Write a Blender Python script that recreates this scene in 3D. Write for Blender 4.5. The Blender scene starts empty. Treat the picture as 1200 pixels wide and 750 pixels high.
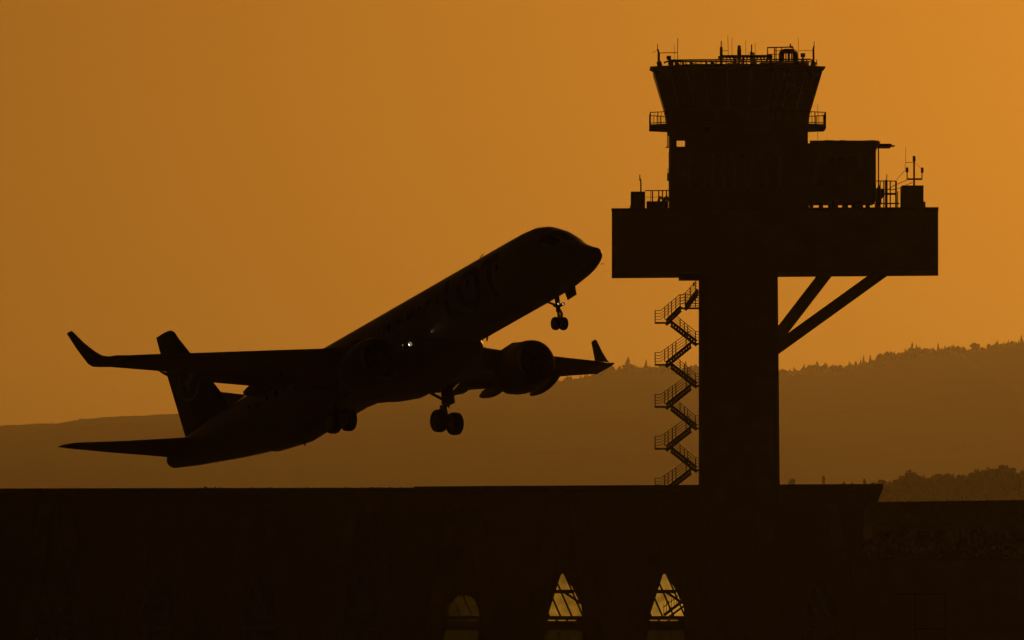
import bpy, bmesh, math, random
from mathutils import Vector, Matrix, Euler
random.seed(7)
S = bpy.context.scene
C = S.collection
R = math.radians

# ------------------------------------------------------------------ camera
CAM_Z = 5.0
FPX = 1200 * 400 / 36.0                       # focal length in photo pixels
PITCH = math.atan(365 / FPX)
cd = bpy.data.cameras.new('camera'); cam = bpy.data.objects.new('camera', cd); C.objects.link(cam)
cd.lens = 400; cd.sensor_width = 36; cd.clip_start = 1; cd.clip_end = 60000
cam.location = (0, 0, CAM_Z); cam.rotation_euler = (math.pi / 2 + PITCH, 0, 0)
S.camera = cam

# ------------------------------------------------------------------ sky, sun, exposure
SUN_EL, SUN_AZ = R(6.0), R(9.0)               # azimuth to the right of the view axis (+Y)
w = bpy.data.worlds.new('World'); S.world = w; w.use_nodes = True
nt = w.node_tree; nt.nodes.clear()
sky = nt.nodes.new('ShaderNodeTexSky'); sky.sky_type = 'NISHITA'; sky.sun_disc = False
sky.sun_elevation = SUN_EL; sky.sun_rotation = SUN_AZ
sky.air_density = 1.0; sky.dust_density = 2.6; sky.ozone_density = 1.0; sky.altitude = 100
bw = nt.nodes.new('ShaderNodeRGBToBW')
pw = nt.nodes.new('ShaderNodeMath'); pw.operation = 'POWER'; pw.inputs[1].default_value = 1.65
tint = nt.nodes.new('ShaderNodeVectorMath'); tint.operation = 'SCALE'        # dust-red sky, brightest round the sun
tint.inputs[0].default_value = (.0214 / 1.70, .0074 / 1.70, .00054 / 1.70)
cool = nt.nodes.new('ShaderNodeVectorMath'); cool.operation = 'SCALE'; cool.inputs[3].default_value = .004
add = nt.nodes.new('ShaderNodeVectorMath'); add.operation = 'ADD'
bg = nt.nodes.new('ShaderNodeBackground'); bg.inputs[1].default_value = 0.10
wo = nt.nodes.new('ShaderNodeOutputWorld')
nt.links.new(sky.outputs[0], bw.inputs[0]); nt.links.new(bw.outputs[0], pw.inputs[0]); nt.links.new(pw.outputs[0], tint.inputs[3])
nt.links.new(sky.outputs[0], cool.inputs[0]); nt.links.new(tint.outputs[0], add.inputs[0]); nt.links.new(cool.outputs[0], add.inputs[1])
nt.links.new(add.outputs[0], bg.inputs[0]); nt.links.new(bg.outputs[0], wo.inputs[0])

sl = bpy.data.lights.new('sun', 'SUN'); so = bpy.data.objects.new('sun', sl); C.objects.link(so)
sl.energy = 0.47; sl.angle = R(0.5); sl.color = (1.0, 0.385, 0.05)
sd = Vector((math.sin(SUN_AZ) * math.cos(SUN_EL), math.cos(SUN_AZ) * math.cos(SUN_EL), math.sin(SUN_EL)))
so.rotation_euler = (-sd).to_track_quat('-Z', 'Y').to_euler()
S.view_settings.view_transform = 'Standard'; S.view_settings.look = 'None'
S.view_settings.exposure = 0.0; S.view_settings.gamma = 1.0
S.render.engine = 'CYCLES'
S.cycles.use_denoising = True
S.cycles.volume_bounces = 1; S.cycles.max_bounces = 6
S.cycles.sample_clamp_indirect = 3.0

# ------------------------------------------------------------------ helpers
def W(px, py, Y):
    """photo pixel -> point of the vertical plane at distance Y"""
    x = (px - 600) / FPX; z = -(py - 375) / FPX
    d = Vector((x, math.cos(PITCH) - z * math.sin(PITCH), math.sin(PITCH) + z * math.cos(PITCH)))
    k = Y / d.y
    return Vector((d.x * k, Y, CAM_Z + d.z * k))

def mat(name, col, rough=0.7, metal=0.0, var=0.15, scale=3.0, bump=0.0, spec=0.5, coat=0.0, emit=None, es=0.0):
    m = bpy.data.materials.new(name); m.use_nodes = True
    t = m.node_tree; b = t.nodes['Principled BSDF']
    b.inputs['Roughness'].default_value = rough; b.inputs['Metallic'].default_value = metal
    b.inputs['Specular IOR Level'].default_value = spec; b.inputs['Coat Weight'].default_value = coat
    b.inputs['Coat Roughness'].default_value = 0.04
    tc = t.nodes.new('ShaderNodeTexCoord'); n = t.nodes.new('ShaderNodeTexNoise')
    n.inputs['Scale'].default_value = scale; n.inputs['Detail'].default_value = 5
    t.links.new(tc.outputs['Object'], n.inputs['Vector'])
    r = t.nodes.new('ShaderNodeValToRGB')
    lo = [c * (1 - var) for c in col]; hi = [min(1, c * (1 + var)) for c in col]
    r.color_ramp.elements[0].color = (*lo, 1); r.color_ramp.elements[1].color = (*hi, 1)
    r.color_ramp.elements[0].position = 0.3; r.color_ramp.elements[1].position = 0.7
    t.links.new(n.outputs['Fac'], r.inputs[0]); t.links.new(r.outputs[0], b.inputs['Base Color'])
    if bump:
        bp = t.nodes.new('ShaderNodeBump'); bp.inputs['Strength'].default_value = bump
        t.links.new(n.outputs['Fac'], bp.inputs['Height']); t.links.new(bp.outputs[0], b.inputs['Normal'])
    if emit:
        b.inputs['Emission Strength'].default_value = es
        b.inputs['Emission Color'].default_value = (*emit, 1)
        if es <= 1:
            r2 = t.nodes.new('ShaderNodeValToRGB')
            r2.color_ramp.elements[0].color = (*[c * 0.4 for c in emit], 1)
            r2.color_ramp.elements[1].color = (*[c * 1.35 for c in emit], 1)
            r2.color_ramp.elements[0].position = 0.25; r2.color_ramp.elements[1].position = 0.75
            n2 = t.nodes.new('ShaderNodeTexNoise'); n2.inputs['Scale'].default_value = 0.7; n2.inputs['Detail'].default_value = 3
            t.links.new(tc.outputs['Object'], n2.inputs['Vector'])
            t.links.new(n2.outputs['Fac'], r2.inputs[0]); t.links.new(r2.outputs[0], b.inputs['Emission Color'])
    return m

class MB:
    def __init__(s): s.v = []; s.f = []; s.sm = []
    def add(s, vs, fs, smooth=False):
        o = len(s.v); s.v += [tuple(p) for p in vs]
        for f in fs: s.f.append([i + o for i in f]); s.sm.append(smooth)
        return s
    def box(s, a, b):
        x0, x1 = sorted((a[0], b[0])); y0, y1 = sorted((a[1], b[1])); z0, z1 = sorted((a[2], b[2]))
        return s.add([(x0, y0, z0), (x1, y0, z0), (x1, y1, z0), (x0, y1, z0), (x0, y0, z1), (x1, y0, z1), (x1, y1, z1), (x0, y1, z1)],
                     [(0, 3, 2, 1), (4, 5, 6, 7), (0, 1, 5, 4), (1, 2, 6, 5), (2, 3, 7, 6), (3, 0, 4, 7)])
    def tube(s, p, q, r, r2=None, n=8):
        p = Vector(p); q = Vector(q); r2 = r if r2 is None else r2
        d = (q - p).normalized(); a = d.orthogonal().normalized(); b = d.cross(a)
        vs = []
        for c, rr in ((p, r), (q, r2)):
            for i in range(n):
                t = 2 * math.pi * (i + .5) / n; vs.append(c + a * math.cos(t) * rr + b * math.sin(t) * rr)
        fs = [(i, (i + 1) % n, n + (i + 1) % n, n + i) for i in range(n)]
        s.add(vs, fs, n > 5)
        return s.add(vs, [tuple(range(n - 1, -1, -1)), tuple(range(n, 2 * n))])
    def beam(s, p, q, wd, h):            # rectangular bar; width along Y where it can
        p = Vector(p); q = Vector(q); d = (q - p).normalized()
        side = Vector((0, 1, 0)) if abs(d.y) < .9 else Vector((1, 0, 0))
        up = d.cross(side).normalized(); side = up.cross(d).normalized()
        vs = [c + side * (i * wd / 2) + up * (j * h / 2) for c in (p, q) for i, j in ((-1, -1), (1, -1), (1, 1), (-1, 1))]
        return s.add(vs, [(0, 3, 2, 1), (4, 5, 6, 7), (0, 1, 5, 4), (1, 2, 6, 5), (2, 3, 7, 6), (3, 0, 4, 7)])
    def loft(s, rings, smooth=True, cap=True):
        n = len(rings[0]); vs = [p for r in rings for p in r]; fs = []
        for k in range(len(rings) - 1):
            for i in range(n):
                fs.append((k * n + i, k * n + (i + 1) % n, (k + 1) * n + (i + 1) % n, (k + 1) * n + i))
        if cap: fs += [tuple(range(n - 1, -1, -1)), tuple((len(rings) - 1) * n + i for i in range(n))]
        return s.add(vs, fs, smooth)
    def prism_xz(s, pts, y0, y1):        # outline in x,z pushed through y
        n = len(pts)
        vs = [(p[0], y0, p[1]) for p in pts] + [(p[0], y1, p[1]) for p in pts]
        return s.add(vs, [tuple(range(n)), tuple(range(2 * n - 1, n - 1, -1))] + [(i, i + n, (i + 1) % n + n, (i + 1) % n) for i in range(n)])
    def mesh(s, name, m, org=(0, 0, 0)):
        me = bpy.data.meshes.new(name); o = Vector(org)
        me.from_pydata([tuple(Vector(v) - o) for v in s.v], [], s.f)
        for p, k in zip(me.polygons, s.sm): p.use_smooth = k
        bm = bmesh.new(); bm.from_mesh(me)
        bmesh.ops.remove_doubles(bm, verts=bm.verts, dist=1e-5)
        bmesh.ops.recalc_face_normals(bm, faces=bm.faces); bm.to_mesh(me); bm.free()
        if m: me.materials.append(m)
        return me

def link(name, me, parent=None, loc=None, rot=None, label=None):
    o = bpy.data.objects.new(name, me); C.objects.link(o)
    if parent: o.parent = parent
    if loc is not None: o.location = loc
    if rot is not None: o.rotation_euler = rot
    if label: o['label'] = label
    return o
def part(name, mb, m, parent, org=(0, 0, 0), label=None):
    return link(name, mb.mesh(name, m, org), parent, label=label)
def tag(o, label, cat, group=None):
    o['label'] = label; o['category'] = cat
    if group: o['group'] = group
    return o
def thing(name, loc, label, cat, group=None):
    return tag(link(name, None, loc=loc), label, cat, group)
def struct(name, mb, m, kind='structure'):
    o = link(name, mb.mesh(name, m)); o['kind'] = kind; return o

# ------------------------------------------------------------------ materials
M = dict(
    concrete=mat('concrete', (.20, .195, .19), .9, var=.12, scale=.6, bump=.05),
    concrete_dark=mat('dark concrete', (.13, .126, .12), .85, var=.08, scale=.8, bump=.05),
    cladding=mat('grey metal cladding', (.14, .14, .145), .65, var=.1, scale=.4),
    roofing=mat('roof felt', (.08, .08, .08), .9, var=.2, scale=2),
    steel=mat('galvanised steel', (.22, .22, .22), .5, metal=.6, var=.15, scale=6),
    dark_steel=mat('dark painted steel', (.06, .06, .06), .5, var=.15, scale=6),
    glass=mat('tinted tower glass', (.012, .014, .016), .22, var=.1, spec=.35),
    white=mat('white gloss paint', (.42, .43, .45), .4, var=.04, scale=.35, coat=1.0),
    wing=mat('grey wing paint', (.26, .27, .28), .4, var=.08, scale=.8, coat=.1),
    blue=mat('dark blue paint', (.012, .02, .07), .3, var=.05, scale=.5, coat=.15),
    nac=mat('engine cowl paint', (.18, .185, .2), .35, var=.06, scale=.6, coat=.1),
    lip=mat('polished engine lip', (.35, .35, .35), .4, metal=1, var=.05),
    fan=mat('dark fan blades', (.03, .03, .03), .5, metal=.5, var=.3, scale=4),
    tyre=mat('tyre rubber', (.02, .02, .02), .85, var=.2, scale=8),
    rim=mat('wheel rim metal', (.25, .25, .25), .45, metal=.7),
    gear=mat('landing gear metal', (.25, .25, .24), .5, metal=.5, var=.2, scale=5),
    lamp=mat('lit lamp', (1, 1, 1), .3, emit=(1, .80, .5), es=5),
    lamp_small=mat('small lit lamp', (1, 1, 1), .3, emit=(1, .8, .55), es=1.6),
    grass=mat('airfield grass', (.045, .06, .02), .95, var=.35, scale=.02, bump=.1),
    asphalt=mat('asphalt', (.05, .05, .05), .9, var=.2, scale=.3),
    paint=mat('road paint', (.7, .7, .68), .7, var=.1, scale=2),
    hill=mat('wooded hill', (.03, .036, .014), 1.0, spec=0.0, var=.25, scale=.004),
    leaf=mat('foliage', (.04, .05, .018), .95, spec=.1, var=.25, scale=.15),
    bark=mat('bark', (.09, .07, .05), .9, var=.3, scale=2),
    pane_glow=mat('glowing hall glazing', (.1, .08, .05), .4, emit=(.22, .098, .009), es=1.0),  # these panes emit, standing in for evening sky seen through the hall
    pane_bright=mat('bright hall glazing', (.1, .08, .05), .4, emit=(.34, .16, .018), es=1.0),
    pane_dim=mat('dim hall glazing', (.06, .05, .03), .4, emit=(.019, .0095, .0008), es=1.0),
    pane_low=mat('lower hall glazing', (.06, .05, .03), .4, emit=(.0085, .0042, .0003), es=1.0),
)

# ------------------------------------------------------------------ ground, runway, hills
g = MB(); g.add([(-14000, -1800, 0), (14000, -1800, 0), (14000, 29500, 0), (-14000, 29500, 0)], [(0, 1, 2, 3)])
struct('ground', g, M['grass'])
g = MB(); g.add([(-400, 760, .004), (400, 760, .004), (400, 1180, .004), (-400, 1180, .004)], [(0, 1, 2, 3)])
struct('apron', g, M['asphalt'])
# runway under the aircraft, along its heading
hd = Vector((.5224, -.8078, 0)).normalized(); sdv = Vector((-hd.y, hd.x, 0)); c0 = Vector((4, 510, 0))
def strip(a, b, l, r, z): return [c0 + hd * a + sdv * l + Vector((0, 0, z)), c0 + hd * b + sdv * l + Vector((0, 0, z)), c0 + hd * b + sdv * r + Vector((0, 0, z)), c0 + hd * a + sdv * r + Vector((0, 0, z))]
g = MB(); g.add(strip(-190, 700, -22, 22, .008), [(0, 1, 2, 3)]); struct('runway', g, M['asphalt'])
g = MB()
for k in range(-3, 12): g.add(strip(k * 60, k * 60 + 30, -.45, .45, .012), [(0, 1, 2, 3)])
for e in (-20.5, 20.5): g.add(strip(-190, 700, e - .45, e + .45, .012), [(0, 1, 2, 3)])
struct('runway_markings', g, M['paint'])

def interp(pts, x):
    if x <= pts[0][0]: return pts[0][1]
    for (a, ya), (b, yb) in zip(pts, pts[1:]):
        if x <= b: return ya + (yb - ya) * (x - a) / (b - a)
    return pts[-1][1]
YR = 24000
far_prof = [(-3000, 640), (-1200, 560), (-400, 512), (0, 500), (60, 496), (110, 491), (160, 487), (210, 484), (300, 476), (400, 468), (500, 459), (600, 451), (650, 447), (690, 440),
            (740, 434), (800, 437), (860, 440), (915, 439), (940, 437), (965, 434), (1000, 431), (1030, 425), (1060, 416), (1090, 411), (1112, 409), (1125, 416), (1150, 410), (1180, 403), (1200, 400), (1400, 392), (1900, 420), (2700, 520), (4200, 640)]
rn = [random.uniform(-1, 1) for _ in range(4000)]
def ns(x, i=0):
    a = int(math.floor(x)); t = x - a; t = t * t * (3 - 2 * t)
    return rn[(a + i) % 4000] * (1 - t) + rn[(a + 1 + i) % 4000] * t
def ridge_z(px):
    return CAM_Z + (740 - 2.2 * min(1, max(0, (px - 500) / 300)) - interp(far_prof, px) - 1.2 * ns(px / 35, 11) - .6 * ns(px / 11, 77)) * YR / FPX
def hill_z(x, y):
    px = 600 + x * FPX / YR
    t = (y - 14000) / (YR - 14000)
    if t <= 1: k = max(0, t) ** .8
    else: k = max(0, 1 - (y - YR) / 4500) ** .9
    return ridge_z(px) * k * (1 + .05 * ns(x / 380 + y / 480, 5) * (1 - abs(2 * min(t, 1) - 1))) - .5 * (t <= 0)
xs = [(-3000 + 7200 * i / 1 - 0) for i in range(0)]
pxs = []
p_ = -3000.0
while p_ < 4200:
    pxs.append(p_); p_ += 5 if -60 < p_ < 1260 else 45
ys = [14000, 15200, 16500, 17800, 19200, 20500, 21700, 22700, 23500, 24000, 24600, 25600, 27000, 28500]
g = MB(); vs = [((px - 600) * YR / FPX, y, hill_z((px - 600) * YR / FPX, y)) for y in ys for px in pxs]
n = len(pxs); g.add(vs, [(j * n + i, j * n + i + 1, (j + 1) * n + i + 1, (j + 1) * n + i) for j in range(len(ys) - 1) for i in range(n - 1)], True)
struct('far_hill', g, M['hill'])

def conifer(mb, x, y, z, h, r, rnd):
    n = 6; k = 4
    for i in range(k):
        z0 = z + h * (.08 + .22 * i); r0 = r * (1 - .22 * i) * rnd.uniform(.8, 1.15); zt = z0 + h * .36 if i < k - 1 else z + h
        a0 = rnd.random() * 6
        vs = [(x + math.cos(a0 + 6.283 * q / n) * r0 * rnd.uniform(.7, 1.15), y + math.sin(a0 + 6.283 * q / n) * r0, z0 + rnd.uniform(-.04, .04) * h) for q in range(n)] + [(x, y, zt)]
        mb.add(vs, [(q, (q + 1) % n, n) for q in range(n)])
def roundtree(mb, x, y, z, h, r, rnd, n=14):
    for _ in range(n):
        a = rnd.random() * 6.283; rr = r * math.sqrt(rnd.random()) * .75; zz = z + h * rnd.uniform(.35, .85) - rr * .25
        s = r * rnd.uniform(.35, .6); cx, cy = x + math.cos(a) * rr, y + math.sin(a) * rr
        vs = [(cx + s * rnd.uniform(.8, 1.2), cy, zz), (cx - s * rnd.uniform(.8, 1.2), cy, zz), (cx, cy + s, zz), (cx, cy - s, zz), (cx, cy, zz + s * rnd.uniform(.7, 1.1)), (cx, cy, zz - s)]
        mb.add(vs, [(0, 2, 4), (2, 1, 4), (1, 3, 4), (3, 0, 4), (2, 0, 5), (1, 2, 5), (3, 1, 5), (0, 3, 5)])
rnd = random.Random(3)
g = MB()
px = -150.0
while px < 1350:                            # the wood along the crest; taller towards the right as in the photo
    k = .3 if px < 230 else (.65 if px < 700 else 1.0)
    for row in range(3):
        x = (px - 600) * YR / FPX + rnd.uniform(-6, 6); y = YR - 90 + row * 80 + rnd.uniform(-30, 30)
        z = hill_z(x, y) - 6
        clump = .85 + .3 * ns(px / 9.0, 300) + .15 * ns(px / 3.1, 500)
        h = 25 * k * clump * rnd.uniform(.8, 1.15)
        if rnd.random() < .04 * k: h *= 1.4
        if rnd.random() < .5: conifer(g, x, y, z, h * 1.1, h * .22 + 1.2, rnd)
        else: roundtree(g, x, y, z, h * .95, h * .38 + 1, rnd, 9)
    px += rnd.uniform(1.2, 2.8)
o = struct('forest_on_far_hill', g, M['leaf'], 'stuff')

# near wooded rise
YN = 6800
near_prof = [(600, 700), (780, 630), (850, 605), (915, 592), (1000, 590), (1035, 588), (1060, 582), (1100, 578), (1160, 575), (1200, 576), (1300, 580), (1500, 610), (1700, 700)]
def near_z(x, y):
    px = 600 + x * FPX / YN
    zt = (740 - interp(near_prof, px)) * YN / FPX
    return max(0, zt) * max(0, 1 - abs(y - YN) / 1000) ** .8 - .3
g = MB(); pxs2 = [580 + 12 * i for i in range(100)]; ys2 = [5800, 5950, 6150, 6400, 6620, 6800, 6980, 7250, 7500, 7800]
vs = [((p - 600) * YN / FPX, y, near_z((p - 600) * YN / FPX, y)) for y in ys2 for p in pxs2]
n = len(pxs2); g.add(vs, [(j * n + i, j * n + i + 1, (j + 1) * n + i + 1, (j + 1) * n + i) for j in range(len(ys2) - 1) for i in range(n - 1)], True)
struct('near_hill', g, M['hill'])

def crown_mesh(name, rx, rz, z0, seed, n=520, leaf=.75, conic=False):
    rr = random.Random(seed); mb = MB(); cl = []
    for _ in range(16):
        a = rr.random() * 6.283; q = rr.random() ** .5
        h = rr.random()
        lim = (1 - h) ** .7 if conic else math.sqrt(max(0, 1 - (2 * h - 1) ** 2)) * .8 + .1
        cl.append((math.cos(a) * q * rx * lim, math.sin(a) * q * rx * lim, z0 + h * rz, rx * rr.uniform(.25, .42)))
    for i in range(n):
        c = rr.choice(cl); d = Vector((rr.gauss(0, 1), rr.gauss(0, 1), rr.gauss(0, 1))).normalized() * c[3] * rr.uniform(.4, 1.08)
        p = Vector(c[:3]) + d; s = leaf * rr.uniform(.6, 1.4)
        a = Vector((rr.gauss(0, 1), rr.gauss(0, 1), rr.gauss(0, 1))).normalized(); b = a.orthogonal().normalized()
        mb.add([p + a * s, p + b * s, p - a * s * .8, p - b * s], [(0, 1, 2, 3)])
    return mb.mesh(name, M['leaf'])
def trunk_mesh(h, r):
    mb = MB(); mb.tube((0, 0, -1), (0, 0, h), r, r * .45, 7)
    for k in range(4):
        a = k * 1.7; z = h * (.45 + .12 * k)
        mb.tube((0, 0, z), (math.cos(a) * h * .28, math.sin(a) * h * .28, z + h * .3), r * .4, r * .12, 5)
    return mb.mesh('trunk', M['bark'])
kinds = [(crown_mesh('crown', 6.2, 9.5, 2.5, 11, 900), trunk_mesh(7, .45)), (crown_mesh('crown', 5.0, 11, 2.5, 12, 800), trunk_mesh(8, .4)),
         (crown_mesh('crown', 7.0, 8.5, 2.2, 13, 1000), trunk_mesh(6, .5)), (crown_mesh('crown', 3.2, 12, 1.5, 14, 380, conic=True), trunk_mesh(9, .3))]
def tree(px, Y, hpx, kind, label, group='trees on the near rise', dz=0):
    x = (px - 600) * Y / FPX; z = near_z(x, Y); top = W(px, hpx, Y).z
    base_h = (14.2, 15.6, 13.2, 14.6)[kind]
    s = max(.35, (top - z) / base_h)
    t = thing('tree', (x, Y, z), label, 'tree', group)
    t.scale = (min(s, 1.25) * rnd.uniform(.85, 1.1), min(s, 1.25), s); t.rotation_euler.z = rnd.uniform(0, 6)
    link('crown', kinds[kind][0], t); link('trunk', kinds[kind][1], t)
    return t
tops = [(1030, 563), (1036, 561), (1044, 562), (1053, 559), (1061, 556), (1079, 556), (1088, 556), (1096, 554), (1103, 551), (1112, 553), (1123, 550), (1132, 549), (1141, 550), (1150, 548), (1158, 546), (1164, 542),
        (1170, 544), (1177, 543), (1184, 547), (1190, 550), (1197, 549), (1206, 548), (1216, 551), (1228, 550), (1242, 554)]
for i, (px, py) in enumerate(tops + [(1245 + 9 * q, 556 + 1.6 * q) for q in range(1, 22)]):
    tree(px, YN + rnd.uniform(-40, 40), py + 1.0, rnd.choice((0, 0, 1, 2)), 'dark leafy tree in the dense wood on the near rise behind the low building', 'trees of the near wood')
for i in range(30):
    px = 1026 + i * 7.3 + rnd.uniform(-3, 3)
    tree(px, YN - 110 - rnd.uniform(0, 60), interp(tops, px) + rnd.uniform(5, 9), rnd.choice((0, 1, 2)), 'dark leafy tree in the dense wood on the near rise behind the low building', 'trees of the near wood')
tree(1070, YN - 30, 550.5, 2, 'round broad-crowned tree standing out of the near wood right of the hangar roof end', 'trees of the near wood')
lone = [(928, 562.5, 0, 'low round bushy treetop showing over the hangar roof just right of the tower shaft'),
        (965, 560.5, 3, 'slim pointed treetop showing over the hangar roof midway between shaft and roof end'),
        (987, 561, 1, 'upright treetop over the hangar roof, left one of a close pair'),
        (996, 562, 1, 'upright treetop over the hangar roof, right one of a close pair'),
        (1013, 564, 3, 'small treetop barely showing over the right end of the hangar roof')]
for px, py, k, l in lone:
    t = tree(px, YN, py - 2.2, k, l, 'treetops over the hangar roof'); t.scale.x *= .62; t.scale.y *= .62

# ------------------------------------------------------------------ control tower
YT = 1067.0
TC = W(865, 700, YT); troot = thing('control_tower', (TC.x, YT, 0), 'tall concrete airport control tower with wide overhanging platform, flared glass cab and outside zigzag stairs', 'control tower')
ORG = (TC.x, YT, 0)
def P(px, py, dy=0.0): return W(px, py, YT + dy)
DECK = W(900, 245.5, YT - 8).z; ROOF = W(864, 79.4, YT).z
def tp(name, mb, m='concrete', parent=None, label=None): return part(name, mb, M[m], parent or troot, ORG, label)
def bx(mb, x0, y0, x1, y1, d0, d1):      # box whose outline fills the given frame: top from its front, foot from its back
    y0, y1 = min(y0, y1), max(y0, y1)
    zt = W(x0, y0, YT + d0).z; zf = W(x0, y1, YT + d1).z
    if 241 < y1 < 244: zf = DECK - .03
    if 74 < y1 < 78: zf = ROOF - .05
    return mb.box((W(x0, y0, YT + d1).x if d1 - d0 > 1 else W(x0, y0, YT + d0).x, YT + d0, zt), (W(x1, y0, YT + d0).x, YT + d1, min(zf, zt - .02)))
def tb(mb, x0, y0, x1, y1, r, dy=0.0, n=6, dy2=None): return mb.tube(P(x0, y0, dy), P(x1, y1, dy if dy2 is None else dy2), r, n=n)

# shaft: chamfered box with a shadow groove up the front
a = P(820, 326); b = P(910.5, 326); c = P(914.5, 740)
ztop = a.z + .6; hw = (b.x - a.x) / 2
def shaft_ring(xl, xr, z, d=3.7):
    ch = .5; g0 = xl + (xr - xl) * .47; g1 = xl + (xr - xl) * .69; gd = .45
    p = [(xl, -d + ch), (xl + ch, -d), (g0, -d), (g0, -d + gd), (g1, -d + gd), (g1, -d), (xr - ch, -d), (xr, -d + ch), (xr, d - ch), (xr - ch, d), (xl + ch, d), (xl, d - ch)]
    return [(x, YT + y, z) for x, y in p]
g = MB(); g.loft([shaft_ring(a.x, c.x + .05, -.3), shaft_ring(a.x, b.x, ztop - .003)], False)
tp('shaft', g)
# platform
def skew_slab(mb, x0, x1, zl0, zr0, zl1, zr1, d0, d1, o=0.0):   # plan turned so that its right flank runs along the view
    xl, xr = W(x0, 300, YT + d0).x - o, W(x1, 300, YT + d0).x + o; k = .0375 * (d1 - d0); kl = .0088 * (d1 - d0)
    return mb.add([(xl, YT + d0 + .6, zl0), (xr, YT + d0, zr0), (xr + k, YT + d1, zr0), (xl + kl, YT + d1 + .6, zl0), (xl, YT + d0 + .6, zl1), (xr, YT + d0, zr1), (xr + k, YT + d1, zr1), (xl + kl, YT + d1 + .6, zl1)],
                  [(0, 3, 2, 1), (4, 5, 6, 7), (0, 1, 5, 4), (1, 2, 6, 5), (2, 3, 7, 6), (3, 0, 4, 7)])
ZB0 = W(717, 326.2, YT + 8.6).z; ZB1 = W(1099, 323.2, YT + 8).z
g = MB(); skew_slab(g, 717, 1099.5, ZB0, ZB1, DECK, DECK, -8, 8); tp('platform', g)
g = MB(); skew_slab(g, 717, 1099.5, DECK - .12, DECK - .12, DECK + .14, DECK + .22, -8.03, -7.6, .03); tp('coping', g, 'concrete_dark')
g = MB(); z_ = W(800, 329, YT + 1.2).z; g.box((W(795.5, 329, YT).x, YT - 3.2, z_), (W(824, 329, YT).x, YT + 1.2, ZB0 + .2)); tp('stair_hatch', g, 'concrete_dark')
# raking struts
for (p0, p1, th, d0, d1) in (((900, 409), (967, 322), 17, 1.6, 4.6), ((896, 418.5), (1037, 317), 16, -1.6, -5.2)):
    v0 = P(*p0, d0); v1 = P(*p1, d1)
    g = MB(); g.beam(v0, v1, 1.1, th / 12.5 * .85); tp('strut', g)
# deck level body
g = MB()
bx(g, 783.5, 171.8, 948, 242.6, -6.2, 6.2)
zq = W(790, 171.8, YT - 6.2).z - .03; zq1 = W(790, 151, YT - 6.1).z; zq2 = W(790, 165, YT + 6.1).z; xq = [W(q, 160, YT + e).x for q, e in ((784, 6.1), (793, -6.1), (802.5, 6.1), (946.8, -6.1))]
g.box((xq[0], YT - 6.1, zq), (xq[1], YT + 6.1, zq1)); g.box((xq[2] , YT - 6.1, zq), (xq[3], YT + 6.1, zq1)); g.box((xq[1] + .001, YT - 6.1, zq2), (xq[2] - .001, YT + 6.1, zq1))
tp('equipment_level', g, 'cladding')
g = MB(); bx(g, 941, 167.9, 1026.5, 240.7, -5.5, 5.5); bx(g, 1028.8, 170, 1030.2, 232, -5.5, -5.2); bx(g, 1026.5, 217, 1030.2, 240.7, -5.5, 5.5); bx(g, 1026.5, 168, 1030.2, 176, -5.5, 5.5)
tp('office_wing', g, 'cladding')
g = MB(); bx(g, 946, 166.0, 1032, 168.2, -5.9, 5.9); a = P(1031, 168.6, -4.5); b = P(1045, 169.6, -4.5)
g.box((a.x, YT - 4.5, a.z - .2), (b.x, YT + 1, a.z + .02)); g.box((b.x, YT - 2.5, a.z - .12), (b.x + .35, YT - .5, a.z - .03)); tp('flat_roof', g, 'roofing')
g = MB()
for k in range(9): z_ = W(950, 240.7, YT + 5.5).z + .01; xk = 950 + k * 9 + (k * 37 % 11) * .5; g.box((P(xk, 240).x, YT - 5, DECK - .02), (P(xk + 1.5 + (k * 29 % 7) * .5, 240).x, YT + 5, z_))
tp('footing', g, 'concrete_dark')
for k in range(9):
    x0 = 797 + k * 13.2
    g = MB(); bx(g, x0, 180, x0 + 10, 221, -6.32, -6.202)
    fr = tp('window', g, 'dark_steel')
    g = MB(); bx(g, x0 + 1, 181, x0 + 9, 220, -6.36, -6.322); tp('pane', g, 'glass', fr)
for k in range(5):
    x0 = 955 + k * 13.2
    g = MB(); bx(g, x0, 183, x0 + 10.5, 219, -5.62, -5.502)
    fr = tp('window', g, 'dark_steel')
    g = MB(); bx(g, x0 + 1, 184, x0 + 9.5, 218, -5.66, -5.622); tp('pane', g, 'glass', fr)
g = MB(); 
for k in range(26): x = 952 + k * 2.9; tb(g, x, 166, x + rnd.uniform(-.3, .3), 165.2 - rnd.random() * 1.2, .06 + .08 * rnd.random(), 0, 5)
tb(g, 949, 165.6, 1030, 165.6, .08, 0, 5)
tp('roof_pipework', g, 'dark_steel')

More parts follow.
